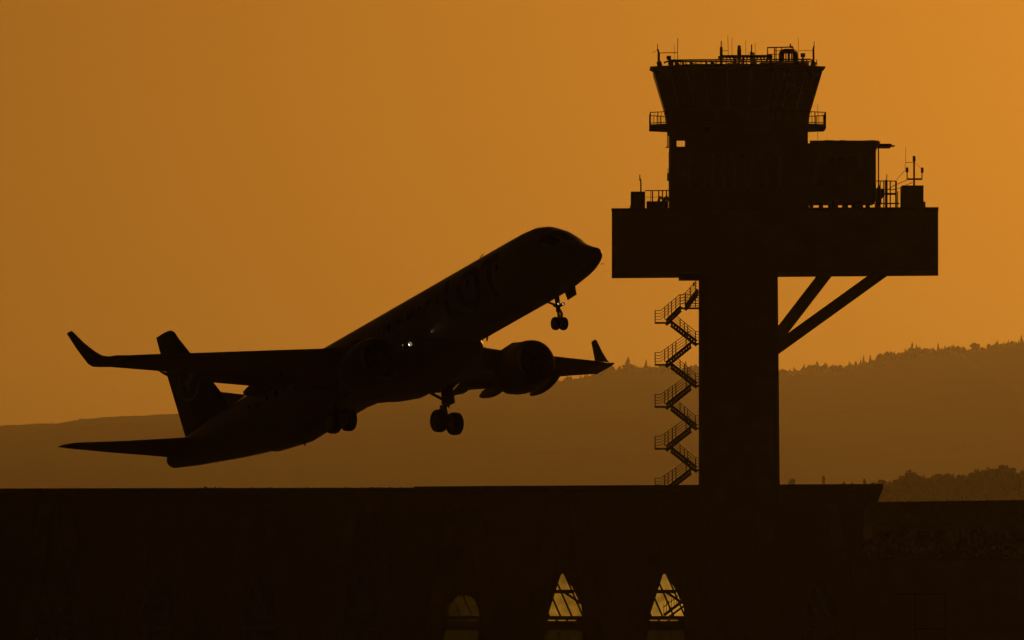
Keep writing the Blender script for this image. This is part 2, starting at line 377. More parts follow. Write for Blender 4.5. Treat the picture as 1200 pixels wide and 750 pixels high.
# octagonal cab
CX = P(864, 100).x
def octo(rad, z, off=math.pi / 8, n=8): return [(CX + rad / math.cos(math.pi / 8) * math.sin(off + i * math.pi / 4), YT + rad / math.cos(math.pi / 8) * math.cos(off + i * math.pi / 4), z) for i in range(n)]
def zz(py): return P(864, py).z
px2m = 1 / 12.496
g = MB(); g.loft([octo(81.5 * px2m, zz(158)), octo(82.5 * px2m, zz(150)), octo(84 * px2m, zz(136)), octo(85.5 * px2m, zz(131.6))], False); tp('cab_base', g, 'cladding')
g = MB(); g.loft([octo(84.6 * px2m, zz(131.5)), octo(97.6 * px2m, zz(84.4))], False); cab = tp('cab', g, 'dark_steel')
lo = octo(85.6 * px2m, zz(130)); hi = octo(98.6 * px2m, zz(86))
for i in range(8):
    a0, a1, b0, b1 = [Vector(q) for q in (lo[i], lo[(i + 1) % 8], hi[i], hi[(i + 1) % 8])]
    out = ((a0 + a1) / 2 - Vector((CX, YT, a0.z))).normalized()
    for k in range(3):
        f0, f1 = k / 3 + .012, (k + 1) / 3 - .012
        q = [a0.lerp(a1, f0), a0.lerp(a1, f1), b0.lerp(b1, f1), b0.lerp(b1, f0)]
        g = MB(); vs = [p + out * .01 for p in q] + [p - out * .045 for p in q]
        g.add(vs, [(0, 1, 2, 3), (7, 6, 5, 4), (0, 4, 5, 1), (1, 5, 6, 2), (2, 6, 7, 3), (3, 7, 4, 0)])
        tp('window_pane', g, 'glass', cab)
g = MB(); g.loft([octo(98.0 * px2m, zz(84.5)), octo(99.2 * px2m, zz(82.2)), octo(102.5 * px2m, zz(80.6)), octo(102.5 * px2m, zz(79.9)), octo(88 * px2m, zz(79.2))], False); tp('cab_roof', g, 'cladding')
# gallery round the cab
g = MB(); ro, ri = octo(103 * px2m, 0), octo(80 * px2m, 0); z0, z1 = zz(152.2), zz(147.6)
vs = [(p[0], p[1], z0) for p in ro] + [(p[0], p[1], z1) for p in ro] + [(p[0], p[1], z0) for p in ri] + [(p[0], p[1], z1) for p in ri]
fs = []
for i in range(8):
    j = (i + 1) % 8
    fs += [(i, j, 8 + j, 8 + i), (8 + i, 8 + j, 24 + j, 24 + i), (16 + i, 24 + i, 24 + j, 16 + j), (i, 16 + i, 16 + j, j)]
g.add(vs, fs); gal = tp('gallery', g, 'concrete_dark')
g = MB()
rr_ = octo(102.4 * px2m, 0); zr = zz(133.6)
for i in range(8):
    a0, a1 = Vector(rr_[i]), Vector(rr_[(i + 1) % 8]); a0.z = a1.z = 0
    for zt in (zr, z1 + .12): g.tube(a0 + Vector((0, 0, zt)), a1 + Vector((0, 0, zt)), .045, n=6)
    for k in range(14):
        p = a0.lerp(a1, k / 14); r_ = .05 if k % 3 == 0 else .02
        g.tube(p + Vector((0, 0, z1 - .05)), p + Vector((0, 0, zr)), r_, n=5)
tp('railing', g, 'dark_steel', gal)
g = MB()   # ladder by the left neck
tb(g, 782.2, 151, 782.2, 173, .04, -1.5); tb(g, 783.5, 151, 783.5, 172.6, .03, -1.5); tb(g, 780, 172.6, 784, 172.6, .06, -1.5); bx(g, 781.8, 203, 784.2, 212, -.3, .3); bx(g, 782.3, 197, 783, 203, -.05, .05); tp('wall_ladder', g, 'dark_steel')

# roof deck clutter
g = MB()
rails = [(778, 73.5, 786, 70.5), (786, 70.5, 800, 70.4), (800, 70.3, 950, 69.5), (786, 72.2, 950, 72.2), (950, 69.6, 957, 75)]
for yy in (-6.1, 6.1):
    for x0, y0, x1, y1 in rails: tb(g, x0, y0, x1, y1, .075, yy)
    for k in range(30): x = 786 + k * 5.9; tb(g, x, 76.5, x, 70, .05, yy, 5)
for x in (779, 954): tb(g, x, 74, x, 74, .05, -6.1, 6, 6.1)
tp('roof_railing', g, 'dark_steel')
g = MB()
for k in range(70):
    x = rnd.uniform(782, 952); wd = rnd.uniform(1.0, 4.0); h = rnd.uniform(1, 4.3)
    bx(g, x, 76.6, x + wd, 76.6 - h, *(lambda q: (q, q + .5))(rnd.uniform(-6, 5)))
bx(g, 890, 76.5, 948, 73.2, -4, 2); bx(g, 800, 76.5, 838, 75.2, -4, 2)
tp('roof_equipment', g, 'dark_steel')
def mast(pts, thin=()):
    g = MB()
    for x0, y0, x1, y1, r in pts: tb(g, x0, y0, x1, y1, r)
    return g
tp('antenna_mast', mast([(772, 76.5, 772, 62, .12), (772, 62, 770.6, 57.5, .09), (770.6, 57.5, 770.6, 51.5, .035), (772, 62, 794, 61.6, .035), (764, 61.8, 770.5, 59, .02), (770, 76, 775.5, 74.5, .28), (794, 72, 794.3, 44.5, .03), (790.3, 71, 790.3, 52, .018)]), 'dark_steel')
tp('wind_sensor', mast([(784.6, 76, 784.6, 71.5, .14), (784.6, 71.5, 783.9, 66, .1), (783, 70, 783, 65.4, .16), (785.5, 70, 785.5, 65.2, .08)]), 'dark_steel')
tp('antenna_mast', mast([(845.2, 76.5, 845.2, 55, .14), (845.2, 55, 845.2, 48, .05), (843, 69, 843, 65.5, .12), (845, 59.4, 853.6, 59.4, .025), (853.6, 68, 852.9, 41.5, .022), (857.8, 68, 857.8, 44, .02)]), 'dark_steel')
g = mast([(846, 66.0, 904, 65.8, .13)])
for k in range(15): tb(g, 847 + k * 4, 68.6, 848.5 + k * 4, 64.6 + (k % 3) * .3, .12)
for x in (861, 866, 871, 884, 903): bx(g, x - 1.4, 76.5, x + 1.4, 65, -.2, .2)
bx(g, 898, 70, 905, 64, -.5, .5)
tp('antenna_beam', g, 'dark_steel')
g = mast([(866.3, 66, 866.3, 57, .2)]); bx(g, 864.3, 64, 868.5, 57, -.17, .17); tb(g, 866.3, 56.9, 866.3, 53.4, .15); g.loft([[(P(866.3, 54.6).x + r_ * math.cos(t_ * .785), YT + r_ * math.sin(t_ * .785), P(0, 54.6).z + h_) for t_ in range(8)] for r_, h_ in ((.16, -.12), (.17, 0), (.1, .1), (.02, .14))]); tp('obstruction_beacon', g, 'dark_steel')
tp('antenna_mast', mast([(880.8, 76.5, 880.8, 61, .13), (880.8, 61, 880.8, 52, .06), (879.5, 64, 882.3, 62, .1), (883.5, 66, 883.5, 61.5, .07), (873.9, 66, 874, 46, .018), (885, 66, 885, 50, .018), (876, 65, 880, 60, .02)]), 'dark_steel')
g = MB()
for dd in (-1.0, 1.0):
    tb(g, 899.5, 55.8, 926, 55.2, .06, dd); tb(g, 926, 55.2, 929.5, 55.2, .1, dd)
    for x in (899.5, 907.5, 909.4, 915.5, 929.3): tb(g, x, 73, x, 55.6, .05, dd)
    tb(g, 899.5, 63.5, 915, 63.5, .035, dd); tb(g, 908, 59.4, 915, 59.2, .03, dd)
for x in (899.5, 915.5, 929): tb(g, x, 55.6, x, 55.6, .05, -1.0, 6, 1.0)
tb(g, 926.2, 55, 926.2, 51.2, .07); tp('hatch_cage', g, 'dark_steel')
g = MB(); arc = []
for k in range(13):
    t_ = math.pi * k / 12; e = .35
    sx = (abs(math.cos(t_)) ** e) * (1 if math.cos(t_) >= 0 else -1); arc.append((923.8 + 8.6 * sx, 73 if k in (0, 12) else 67 - 7.0 * (math.sin(t_) ** .5)))
for (x0, y0), (x1, y1) in zip(arc, arc[1:]): g.beam(P(x0, y0), P(x1, y1), 1.1, .42)
for x in (918.5, 921, 924.4, 927.6): tb(g, x, 72, x, 61, .06 if x != 924.4 else .12)
tp('hatch_housing', g, 'dark_steel')
tp('wind_sensor', mast([(941, 76, 941, 69.5, .12), (941, 69.5, 940.4, 64, .09), (939.9, 67, 939.9, 62.3, .14), (942.4, 67, 942.4, 62.3, .1)]), 'dark_steel')
tp('antenna_mast', mast([(953.5, 76.5, 953.2, 57, .1), (953.2, 57, 954, 53.5, .07), (954, 53.5, 954, 48.5, .035), (935.6, 59, 953, 59.6, .022), (935.6, 71, 935.4, 44.5, .02), (951, 76, 955, 74, .25)]), 'dark_steel')
tp('antenna_mast', mast([(958, 148, 958, 122, .018), (958.3, 166, 958.3, 151, .02)]), 'dark_steel')

# platform deck: plant boxes, railings, antennas
g = MB(); bx(g, 739, 224.4, 756, 243.2, -5, -1); bx(g, 738, 240.5, 739, 243.2, -5, -1); pb = tp('plant_box', g, 'concrete')
tp('antenna_mast', mast([(751, 225, 751, 213, .07), (751, 213, 749.8, 209, .07), (749.8, 209, 749.8, 204.8, .05), (748, 211.5, 753, 209.5, .015)]), 'dark_steel')
g = MB()
for yy in (-7.3, 7.3):
    tb(g, 756, 223.4, 784, 223.2, .05, yy); tb(g, 757, 231, 784, 231, .02, yy)
    for x in (762.6, 764.6, 772, 776.3, 781): tb(g, x, 243.4, x, 223.4, .06 if x != 762.6 else .03, yy)
tp('deck_railing', g, 'dark_steel')
g = MB(); bx(g, 757.5, 235.8, 783.2, 243, -2, 2)
for cxp in (774.5, 781): # two curved vent pipes
    for k in range(6):
        t0 = math.pi * k / 6; t1 = math.pi * (k + 1) / 6
        g.tube(P(cxp - 2.6 * math.cos(t0), 236 - 5 * math.sin(t0), -1), P(cxp - 2.6 * math.cos(t1), 236 - 5 * math.sin(t1), -1), .13, n=6)
tp('vent_pipe', g, 'dark_steel')
g = MB(); bx(g, 1055, 217.2, 1082.3, 243.2, -3, 2); bx(g, 1082.3, 236, 1083.3, 243.2, -3, 2); tp('plant_box', g, 'concrete')
g = mast([(1071.2, 218, 1071.2, 188, .09), (1071.2, 189, 1071.2, 182.8, .14), (1063, 209.9, 1080.5, 209.9, .09), (1063, 210, 1063, 200, .05), (1063, 202, 1063, 196.2, .13), (1080.5, 210, 1080.5, 201, .05), (1080.7, 202.5, 1080.7, 196.4, .13),
          (1061, 190.3, 1071, 190.3, .025), (1061, 194, 1061.5, 171.5, .018), (1071, 190, 1079, 197, .015), (1063, 197, 1050, 211, .02), (1063, 211, 1046, 218, .03), (1071, 213, 1050, 222, .025), (1060, 194, 1061, 198, .02)])
tp('antenna_array', g, 'dark_steel')
g = MB()
for yy in (-3.5, 3.5):
    tb(g, 1027, 212, 1050, 212.2, .05, yy); tb(g, 1031, 222, 1050.5, 222, .04, yy)
    for x, r_ in ((1031.5, .05), (1035.8, .06), (1038.6, .13), (1043.3, .06), (1050, .09), (1052, .05)): tb(g, x, 243, x, 212 if x < 1051 else 224, r_, yy)
bx(g, 1030, 226, 1050, 228.5, -3.4, -2.6); bx(g, 1030, 221, 1036, 233, -3, 3); tb(g, 1039, 212, 1039.3, 204.5, .04, -3.5); bx(g, 1037, 213, 1040, 211, -3.6, -3.4)
bx(g, 1030, 233, 1033, 240, -2, 2); tb(g, 1035, 226, 1050, 216, .025, -3.5)
tb(g, 955, 239.0, 1054, 238.4, .07, -6.5)
tp('deck_railing', g, 'dark_steel')

# outside staircase
stair = tp('staircase', (lambda g: (bx(g, 812, 331, 814, 335, -.2, .2), tb(g, 819.4, 329, 819.4, 600, .05, -1.2), g)[-1])(MB()), 'dark_steel')
LX0, LX1, RX0, RX1 = 767.2, 783.5, 813.5, 820.3
def slab(x0, x1, y, d0, d1):
    g = MB(); bx(g, x0, y - 1.1, x1, y + 1.2, d0, d1)
    return tp('landing', g, 'dark_steel', stair)
def flight(x0, y0, x1, y1, d0, d1, nst=10):
    g = MB()
    for d in (d0 + .04, d1 - .04):
        v0 = P(x0, y0, d); v1 = P(x1, y1, d); up = Vector((0, 0, .21))
        for s_ in (-1, 1):
            g.beam(v0 + up * s_, v1 + up * s_, .06, .24)
    for k in range(nst):
        t_ = (k + .5) / nst; v = P(x0 + (x1 - x0) * t_, y0 + (y1 - y0) * t_)
        g.box((v.x - .085, YT + d0 + .08, v.z - .22), (v.x + .085, YT + d1 - .08, v.z + .18))
    return tp('stair_flight', g, 'dark_steel', stair)
def rail(pts, d, posts):
    g = MB()
    for h in (14.5, 11, 7.6, 4.2):
        for (x0, y0), (x1, y1) in zip(pts, pts[1:]): tb(g, x0, y0 - h, x1, y1 - h, .028 if h < 14 else .035, d, 5)
    for x in posts:
        y = interp(sorted(pts), x); tb(g, x, y, x, y - 14.8, .05, d, 5)
    return tp('handrail', g, 'dark_steel', stair)
ly = [378.4, 427.6, 476.8, 525.9, 575.1]; ry = [402.9, 452.3, 501.8, 551.0]
for i, y in enumerate(ly):
    slab(LX0, LX1 + 3, y, -1.3, 1.3)
    top = (797, y - 17) if i == 0 else (810, ry[i - 1] + 1)
    flight(LX1 - 3, y, top[0] + (1 if i == 0 else 0), top[1], -1.25, -.15, 7 if i == 0 else 10)
    rail([(LX0 + .5, y), (774, y), (top[0], top[1] - 2)], -1.25, (LX0 + .5, 779, 792) + (() if i == 0 else (804,)))
    rail([(LX0 + .5, y), (774, y), (top[0], top[1] - 2)], 1.25, (LX0 + .5, 783, 788) if i else (LX0 + .5, 783, 787))
for i, y in enumerate(ry):
    slab(RX0 - 2, RX1, y, -1.3, 1.3)
    flight(786, ly[i] + .5, 816.5, y - .5, .15, 1.25)
    rail([(789, ly[i] + 3), (815, y), (819.5, y)], .15, (797, 806, 815))
    rail([(789, ly[i] + 3), (815, y), (819.5, y)], 1.25, (802,))
slab(795, 820.3, 361.3, -1.3, 1.3)
flight(803, 361, 818, 342, -1.25, -.15, 6)
bxg = MB(); bx(bxg, 814, 341.6, 820.3, 344, -1.3, .2)
for k in range(5): bx(bxg, 808 + k * 1.2, 358 - k * 3, 820.3, 358.9 - k * 3, -.1, .9)
tp('landing', bxg, 'dark_steel', stair)
rail([(797, 361), (803, 358), (817, 342)], -1.25, (803.5, 809, 815)); rail([(795, 360), (820, 360)], 1.25, (797, 803, 809, 815))

# ------------------------------------------------------------------ hangar
YH = 1065.0
def H(px, py, dy=0.0): v = W(px, py, YH); return Vector((v.x, YH + dy, v.z))
HO = H(400, 700); HO = (HO.x, YH, 0)
hroot = thing('hangar', HO, 'huge dark hangar hall with flat roof and pointed windows between slanting piers', 'hangar')
def hp(name, mb, m, parent=None, label=None): return part(name, mb, M[m], parent or hroot, HO, label)
def hb(mb, x0, y0, x1, y1, d0, d1): a = H(x0, y0); b = H(x1, y1); return mb.box((a.x, YH + d0, a.z), (b.x, YH + d1, b.z))
bays = [-293.5 + 119.5 * k for k in range(13) if -293.5 + 119.5 * k < 820] + [962.0]
def bay_out(cx, kind):      # (upper opening outline, lower opening) in photo pixels at the facade
    if abs(cx - 543.5) < 2: up = [(524, 722.5), (526, 712), (531, 703), (537, 698), (549, 697), (556, 702), (561, 712), (563, 722.5)]
    elif kind: up = [(cx - 21.5, 722.5), (cx - 14, 699), (cx - 7, 677), (cx - 5, 672), (cx - 1, 672), (cx + 9, 689), (cx + 17, 705), (cx + 22.5, 715), (cx + 21.5, 722.5)]
    else: up = [(cx - 20, 722.5), (cx - 12, 696), (cx - 4, 676), (cx, 673), (cx + 6, 684), (cx + 16, 704), (cx + 21, 722.5)]
    lowr = [(up[0][0] - 2, 738.5), (up[-1][0] - 2, 738.5), (up[-1][0] - 2, 784), (up[0][0] - 8, 784)]
    return up, lowr
def flat_with_holes(outer, holes, y0, y1):
    cu = bpy.data.curves.new('wall', 'CURVE'); cu.dimensions = '2D'; cu.fill_mode = 'BOTH'; cu.extrude = abs(y1 - y0) / 2
    for poly in [outer] + holes:
        sp = cu.splines.new('POLY'); sp.points.add(len(poly) - 1); sp.use_cyclic_u = True
        for p, q in zip(sp.points, poly): p.co = (q[0], q[1], 0, 1)
    o = bpy.data.objects.new('tmp', cu); C.objects.link(o); dg = bpy.context.evaluated_depsgraph_get(); dg.update()
    me = bpy.data.meshes.new_from_object(o.evaluated_get(dg)); bpy.data.objects.remove(o)
    mb = MB(); mb.add([(v.co.x, (y0 + y1) / 2 - v.co.z, v.co.y) for v in me.vertices], [tuple(p.vertices) for p in me.polygons])
    bpy.data.meshes.remove(me); return mb
X0 = H(-330, 700).x; X1 = H(1012, 700).x
def hz(pts): return [(H(x, y).x, H(x, y).z) for x, y in pts]
zt_ = H(0, 576).z
holes = []
for cx in bays:
    u, l = bay_out(cx, abs(cx - 663) < 2 or abs(cx - 782.5) < 2); holes += [hz(u), hz(l)]
g = flat_with_holes([(X0, .3), (X1, .3), (X1, zt_), (X0, zt_)], holes, YH, YH + .6)
hp('facade_wall', g, 'concrete_dark')
g = MB(); zb = zt_ - .01
g.box((X0, YH + .601, .3), (X0 + .5, YH + 70, zb)); g.box((X1 - .5, YH + .601, .3), (X1, YH + 70, zb)); g.box((X0 + .501, YH + 69.5, .3), (X1 - .501, YH + 70, zb))
hp('side_wall', g, 'cladding')
# roof: slab with a slanting end, higher right of the small step
def roofseg(xl, xr, yl, yr, slant):
    pts = [(xl, yl), (xr, yr), (xr - (6 if slant else 0), yr + (20.5 if slant else 6.5)), (xl, yl + 6.5)] if not slant else [(xl, yl), (xr, yr), (xr - .5, yr + 7), (xr - 6.5, yr + 21), (xr - 22, yr + 21), (xr - 26, 575.9), (xl, 575.9)]
    return hz(pts)
g = MB(); g.prism_xz(roofseg(553, 1034.5, 569.6, 567.2, True), YH - 1.2, YH + 71); hp('roof', g, 'roofing')
g = MB(); g.prism_xz(hz([(-335, 573.2), (485, 571.6), (485, 575.9), (-335, 575.9)]), YH - 1.2, YH + 71); g.prism_xz(hz([(485.05, 570.2), (552.95, 569.8), (552.95, 575.9), (485.05, 575.9)]), YH - 1.2, YH + 71); hp('roof', g, 'roofing')
g = MB()
for k in range(80):     # added bumps imitating heat shimmer along the left roof edge
    x = rnd.uniform(5, 480) if k % 3 == 0 else rnd.choice((60, 150, 178, 236, 246, 300, 362, 396, 420, 446)) + rnd.uniform(-18, 18); wd = rnd.uniform(2, 11); h = rnd.uniform(.6, 1.9) * (1.8 if abs(x - 240) < 14 else 1)
    q = rnd.uniform(1, 9); zt = W(x, 573.2 - (x / 480) * 1.4 - h, YH + q).z; x0_, x1_ = W(x, 573, YH + q).x, W(x + wd, 573, YH + q).x; zr = H(x, 574).z
    g.loft([[(x0_, YH + q, zr), (x0_, YH + q + 1.2, zr), (x0_ + .1, YH + q + 1.2, zr + .05), (x0_ + .1, YH + q, zr + .05)], [((x0_ + x1_) / 2, YH + q, zr), ((x0_ + x1_) / 2, YH + q + 1.2, zr), ((x0_ + x1_) / 2, YH + q + 1.2, zt), ((x0_ + x1_) / 2, YH + q, zt)],
            [(x1_, YH + q, zr), (x1_, YH + q + 1.2, zr), (x1_ - .1, YH + q + 1.2, zr + .05), (x1_ - .1, YH + q, zr + .05)]], False)
hp('roof_edge_bumps', g, 'roofing')
# slanting piers in relief
for k, cx in enumerate(bays):
    for s_ in (-1, 1):
        if cx > 900 and s_ < 0: continue
        top = (cx + s_ * 12, 590); bot = (cx + s_ * 42, 795)
        a_, b_ = H(*top), H(*bot)
        g = MB(); g.loft([[(a_.x - .6, YH - .15, a_.z), (a_.x + .6, YH - .15, a_.z), (a_.x + .6, YH - .002, a_.z), (a_.x - .6, YH - .002, a_.z)],
                          [(b_.x - 1.0, YH - 1.3, .3), (b_.x + 1.0, YH - 1.3, .3), (b_.x + 1.0, YH - .002, .3), (b_.x - 1.0, YH - .002, .3)]], False)
        hp('pier', g, 'concrete')
# windows
def clip_line(poly, p, q):      # portion of the segment p-q inside the convex polygon
    lo_, hi_ = 0.0, 1.0; d = (q[0] - p[0], q[1] - p[1]); n_ = len(poly)
    ar = sum(poly[i][0] * poly[(i + 1) % n_][1] - poly[(i + 1) % n_][0] * poly[i][1] for i in range(n_))
    for i in range(n_):
        a_, b_ = poly[i], poly[(i + 1) % n_]
        if ar < 0: a_, b_ = b_, a_
        nx, ny = -(b_[1] - a_[1]), b_[0] - a_[0]
        num = (p[0] - a_[0]) * nx + (p[1] - a_[1]) * ny; den = d[0] * nx + d[1] * ny
        if abs(den) < 1e-9:
            if num < 0: return None
            continue
        t_ = -num / den
        if den > 0: lo_ = max(lo_, t_)
        else: hi_ = min(hi_, t_)
    if lo_ >= hi_: return None
    return ((p[0] + d[0] * lo_, p[1] + d[1] * lo_), (p[0] + d[0] * hi_, p[1] + d[1] * hi_))
for cx in bays:
    lit = abs(cx - 663) < 2 or abs(cx - 782.5) < 2; dim = abs(cx - 543.5) < 2; br = abs(cx - 782.5) < 2
    u, l = bay_out(cx, lit)
    x0, x1 = u[0][0], u[-1][0]
    segs = []
    for k in range(5):
        xb = x0 + 3 + k * 13.2
        segs.append(((xb, 723), (xb - 24, 668), .085 if not dim else .06))
    if lit:
        segs += [((x0, 693.2), (x1, 693.2), .17), ((cx - 1, 694), (x1 + 4, 712), .12), ((cx + 1, 676), (x1 - 1, 722), .06)]
    if br:
        segs += [((cx - 4, 721), (cx + 20, 703), .13), ((cx + 2, 723), (cx + 24, 707), .1)] + [((cx - 4 + 3 * q, 720 - 2.3 * q), (cx - 4 + 3 * q, 708 - 2.3 * q), .03) for q in range(8)] + [((cx - 5, 712), (cx + 13, 698), .04)]
    g = MB()
    for p, q, r_ in segs:
        cl_ = clip_line(u, p, q)
        if cl_: g.beam(H(*cl_[0], .35), H(*cl_[1], .35), .1, 2 * r_)
    n_ = len(u)
    for i in range(n_): g.beam(H(*u[i], .3), H(*u[(i + 1) % n_], .3), .12, .1)
    hb(g, x0 - 2, 723.5, x1 + 2, 725.6, .02, .5)
    fr = hp('window', g, 'dark_steel', label=('brightly lit pointed window crossed by a diagonal stair' if br else 'lit pointed window with slanting bars' if lit else 'dim round-topped window' if dim else None))
    g = MB(); hb(g, x0 - 8, 668, x1 + 8, 724.5, .66, .72); hp('pane', g, 'pane_bright' if br else 'pane_glow' if lit else 'pane_dim' if dim else 'glass', fr)  # glow put into the pane instead of sky light passing through
    g = MB()
    for k in range(3 if lit or dim else 0):
        hb(g, x0 + 1 + k * 12, 726.4, x0 + 10 + k * 12, 727.6, -.06, -.004)
    if lit or dim: hp('glow_strip', g, 'pane_dim' if dim else 'pane_glow', fr)  # emissive slivers continuing the glow below the sill
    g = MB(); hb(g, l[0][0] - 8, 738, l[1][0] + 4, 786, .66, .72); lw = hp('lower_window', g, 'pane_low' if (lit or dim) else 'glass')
    g = MB()
    for k in range(5): hb(g, l[0][0] + 3 + k * 12, 738.5, l[0][0] + 4 + k * 12, 784, .3, .5)
    hp('mullion', g, 'dark_steel', lw)

# ------------------------------------------------------------------ low building on the right
YL = 1120.0
def L(px, py, dy=0.0): v = W(px, py, YL); return Vector((v.x, YL + dy, v.z))
LO = L(1150, 700); LO = (LO.x, YL, 0)
lroot = thing('low_building', LO, 'long low dark building with a flat parapet running off right behind the hangar end', 'building')
def lb(mb, x0, y0, x1, y1, d0, d1): a = L(x0, y0); b = L(x1, y1); return mb.box((a.x, YL + d0, max(0, a.z)), (b.x, YL + d1, max(0, b.z)))
g = MB(); lb(g, 1022, 612, 1400, 900, .4, 40); part('wall', g, M['cladding'], lroot, LO)
g = MB(); zz0 = L(0, 612).z
g.prism_xz([(L(1016, 0).x, zz0 + .003), (L(1405, 0).x, zz0 + .003), (L(1405, 583).x, L(1405, 583).z), (L(1016, 588.4).x, L(1016, 588.4).z)], YL, YL + 40.5); part('parapet', g, M['roofing'], lroot, LO)
for k in range(9):
    g = MB(); lb(g, 1030 + k * 22, 622, 1046 + k * 22, 640, .3, .397); part('window', g, M['glass'], lroot, LO)
YB = 1050.0
def Bp(px, py, dy=0.0): v = W(px, py, YB); return Vector((v.x, YB + dy, v.z))
BO = Bp(1130, 700); BO = (BO.x, YB, 0)
broot = thing('terrace_building', BO, 'dark concrete terrace block with planted roof edge and a framed doorway at lower right', 'building')
def bb(mb, x0, y0, x1, y1, d0, d1): a = Bp(x0, y0); b = Bp(x1, y1); return mb.box((a.x, YB + d0, max(0, a.z)), (b.x, YB + d1, max(0, b.z)))
g = MB(); bb(g, 1003, 655, 1400, 900, 0, 12); part('wall', g, M['concrete'], broot, BO)
g = MB(); bb(g, 1003, 653.4, 1400, 657, -.15, -.003); part('coping', g, M['concrete_dark'], broot, BO)
fr = MB()
for a_ in ((1048, 694.5, 1109, 697), (1106, 697.05, 1109, 790), (1071, 697.05, 1073.5, 790), (1073.6, 736, 1105.9, 738)): bb(fr, *a_, -.35, -.003)
part('door_frame', fr, M['dark_steel'], broot, BO)
def shrub_mesh(seed):
    return crown_mesh('foliage', 1.15, 1.9, .15, seed, 260, .13)
sh = [shrub_mesh(40 + i) for i in range(3)]
for k in range(13):
    px = 1012 + k * 15.5 + rnd.uniform(-3, 3); b_ = Bp(px, 655, 1.0 + rnd.random()); kk = k % 3
    t = thing('shrub', (b_.x, b_.y, b_.z), 'dark leafy shrub in the planted strip on the terrace block roof', 'shrub', 'shrubs along the terrace edge')
    s_ = rnd.uniform(.9, 1.35); t.scale = (s_, s_, s_); t.rotation_euler.z = rnd.random() * 6
    link('foliage', sh[kk], t)
    g = MB()
    for q in range(3): g.tube((0, 0, -.02), (rnd.uniform(-.4, .4), rnd.uniform(-.4, .4), .9), .035, .015, 5)
    part('stem', g, M['bark'], t)

# ------------------------------------------------------------------ airliner
RM = Matrix(((0.5224, 0.8397, -0.1484), (-0.8078, 0.5431, 0.2293), (0.2732, 0.0001, 0.962)))
ac = thing('airliner', (3.857, 510.607, 22.798), 'white twin-engine airliner climbing steeply with landing gear down, nose towards the tower platform', 'airliner')
ac.rotation_mode = 'QUATERNION'; ac.rotation_quaternion = RM.to_quaternion()
def apart(name, mb, m, parent=None, label=None): return part(name, mb, M[m], parent or ac, label=label)
# stations: x, top, bottom, half width
ST = [(-.1, -.77, -.89, .05), (-.15, -.64, -1.0, .17), (-.28, -.50, -1.08, .28), (-.55, -.38, -1.17, .42), (-.9, -.2, -1.26, .58), (-1.4, .08, -1.36, .79), (-1.9, .42, -1.43, .96), (-2.3, .74, -1.47, 1.08), (-2.7, 1.04, -1.51, 1.16), (-3.1, 1.28, -1.54, 1.26),
      (-3.6, 1.54, -1.56, 1.35), (-4.2, 1.71, -1.57, 1.43), (-5, 1.78, -1.58, 1.49), (-6, 1.79, -1.58, 1.51), (-12, 1.79, -1.58, 1.51), (-18, 1.79, -1.58, 1.51), (-24, 1.79, -1.62, 1.51), (-26, 1.77, -1.7, 1.5), (-28, 1.74, -1.55, 1.46),
      (-30, 1.7, -1.25, 1.35), (-32, 1.66, -.9, 1.17), (-34, 1.6, -.5, .93), (-36, 1.48, -.1, .63), (-37.4, 1.32, .22, .42), (-38.0, 1.2, .37, .33), (-38.25, 1.1, .5, .24), (-38.34, .95, .65, .12)]
def sta(x):
    for a_, b_ in zip(ST, ST[1:]):
        if a_[0] >= x >= b_[0]:
            t_ = (a_[0] - x) / (a_[0] - b_[0]); return [a_[i] + (b_[i] - a_[i]) * t_ for i in (1, 2, 3)]
    return ST[-1][1:]
def sect(x, off=0.0, n=40):
    t_, b_, h_ = sta(x); cz = (t_ + b_) / 2; hz_ = (t_ - b_) / 2
    return [(x, (h_ + off) * math.sin(2 * math.pi * i / n), cz + (hz_ + off) * math.cos(2 * math.pi * i / n)) for i in range(n)]
def skin(x, z, side, off=.012):
    t_, b_, h_ = sta(x); cz = (t_ + b_) / 2; hz_ = (t_ - b_) / 2; q = max(-1, min(1, (z - cz) / hz_))
    return (x, side * (h_ * math.sqrt(max(0, 1 - q * q)) + off), z)
g = MB(); rings = []
for a_, b_ in zip(ST, ST[1:]):
    m_ = 3 if a_[0] > -6 else 2
    for k in range(m_): rings.append(sect(a_[0] + (b_[0] - a_[0]) * k / m_))
rings.append(sect(ST[-1][0])); g.loft(rings)
fus = apart('fuselage', g, 'white')
g = MB(); g.loft([[(x, wd * math.copysign(abs(math.sin(t_ * math.pi / 12)) ** .7, math.sin(t_ * math.pi / 12)), cz + hh * math.copysign(abs(math.cos(t_ * math.pi / 12)) ** .7, math.cos(t_ * math.pi / 12))) for t_ in range(24)]
                  for x, wd, cz, hh in ((-11.2, .3, -1.45, .15), (-12.2, 1.2, -1.4, .46), (-13.5, 1.8, -1.38, .85), (-15, 1.9, -1.36, .98), (-16.5, 1.9, -1.33, 1.02), (-18, 1.85, -1.3, 1.0), (-19, 1.7, -1.2, .9), (-20, 1.5, -1.1, .72), (-21, 1.3, -1.0, .58), (-22, 1.1, -1.0, .55), (-24, .9, -1.15, .5), (-26.5, .8, -1.3, .48), (-29, .4, -1.3, .2))]); apart('belly_fairing', g, 'wing')
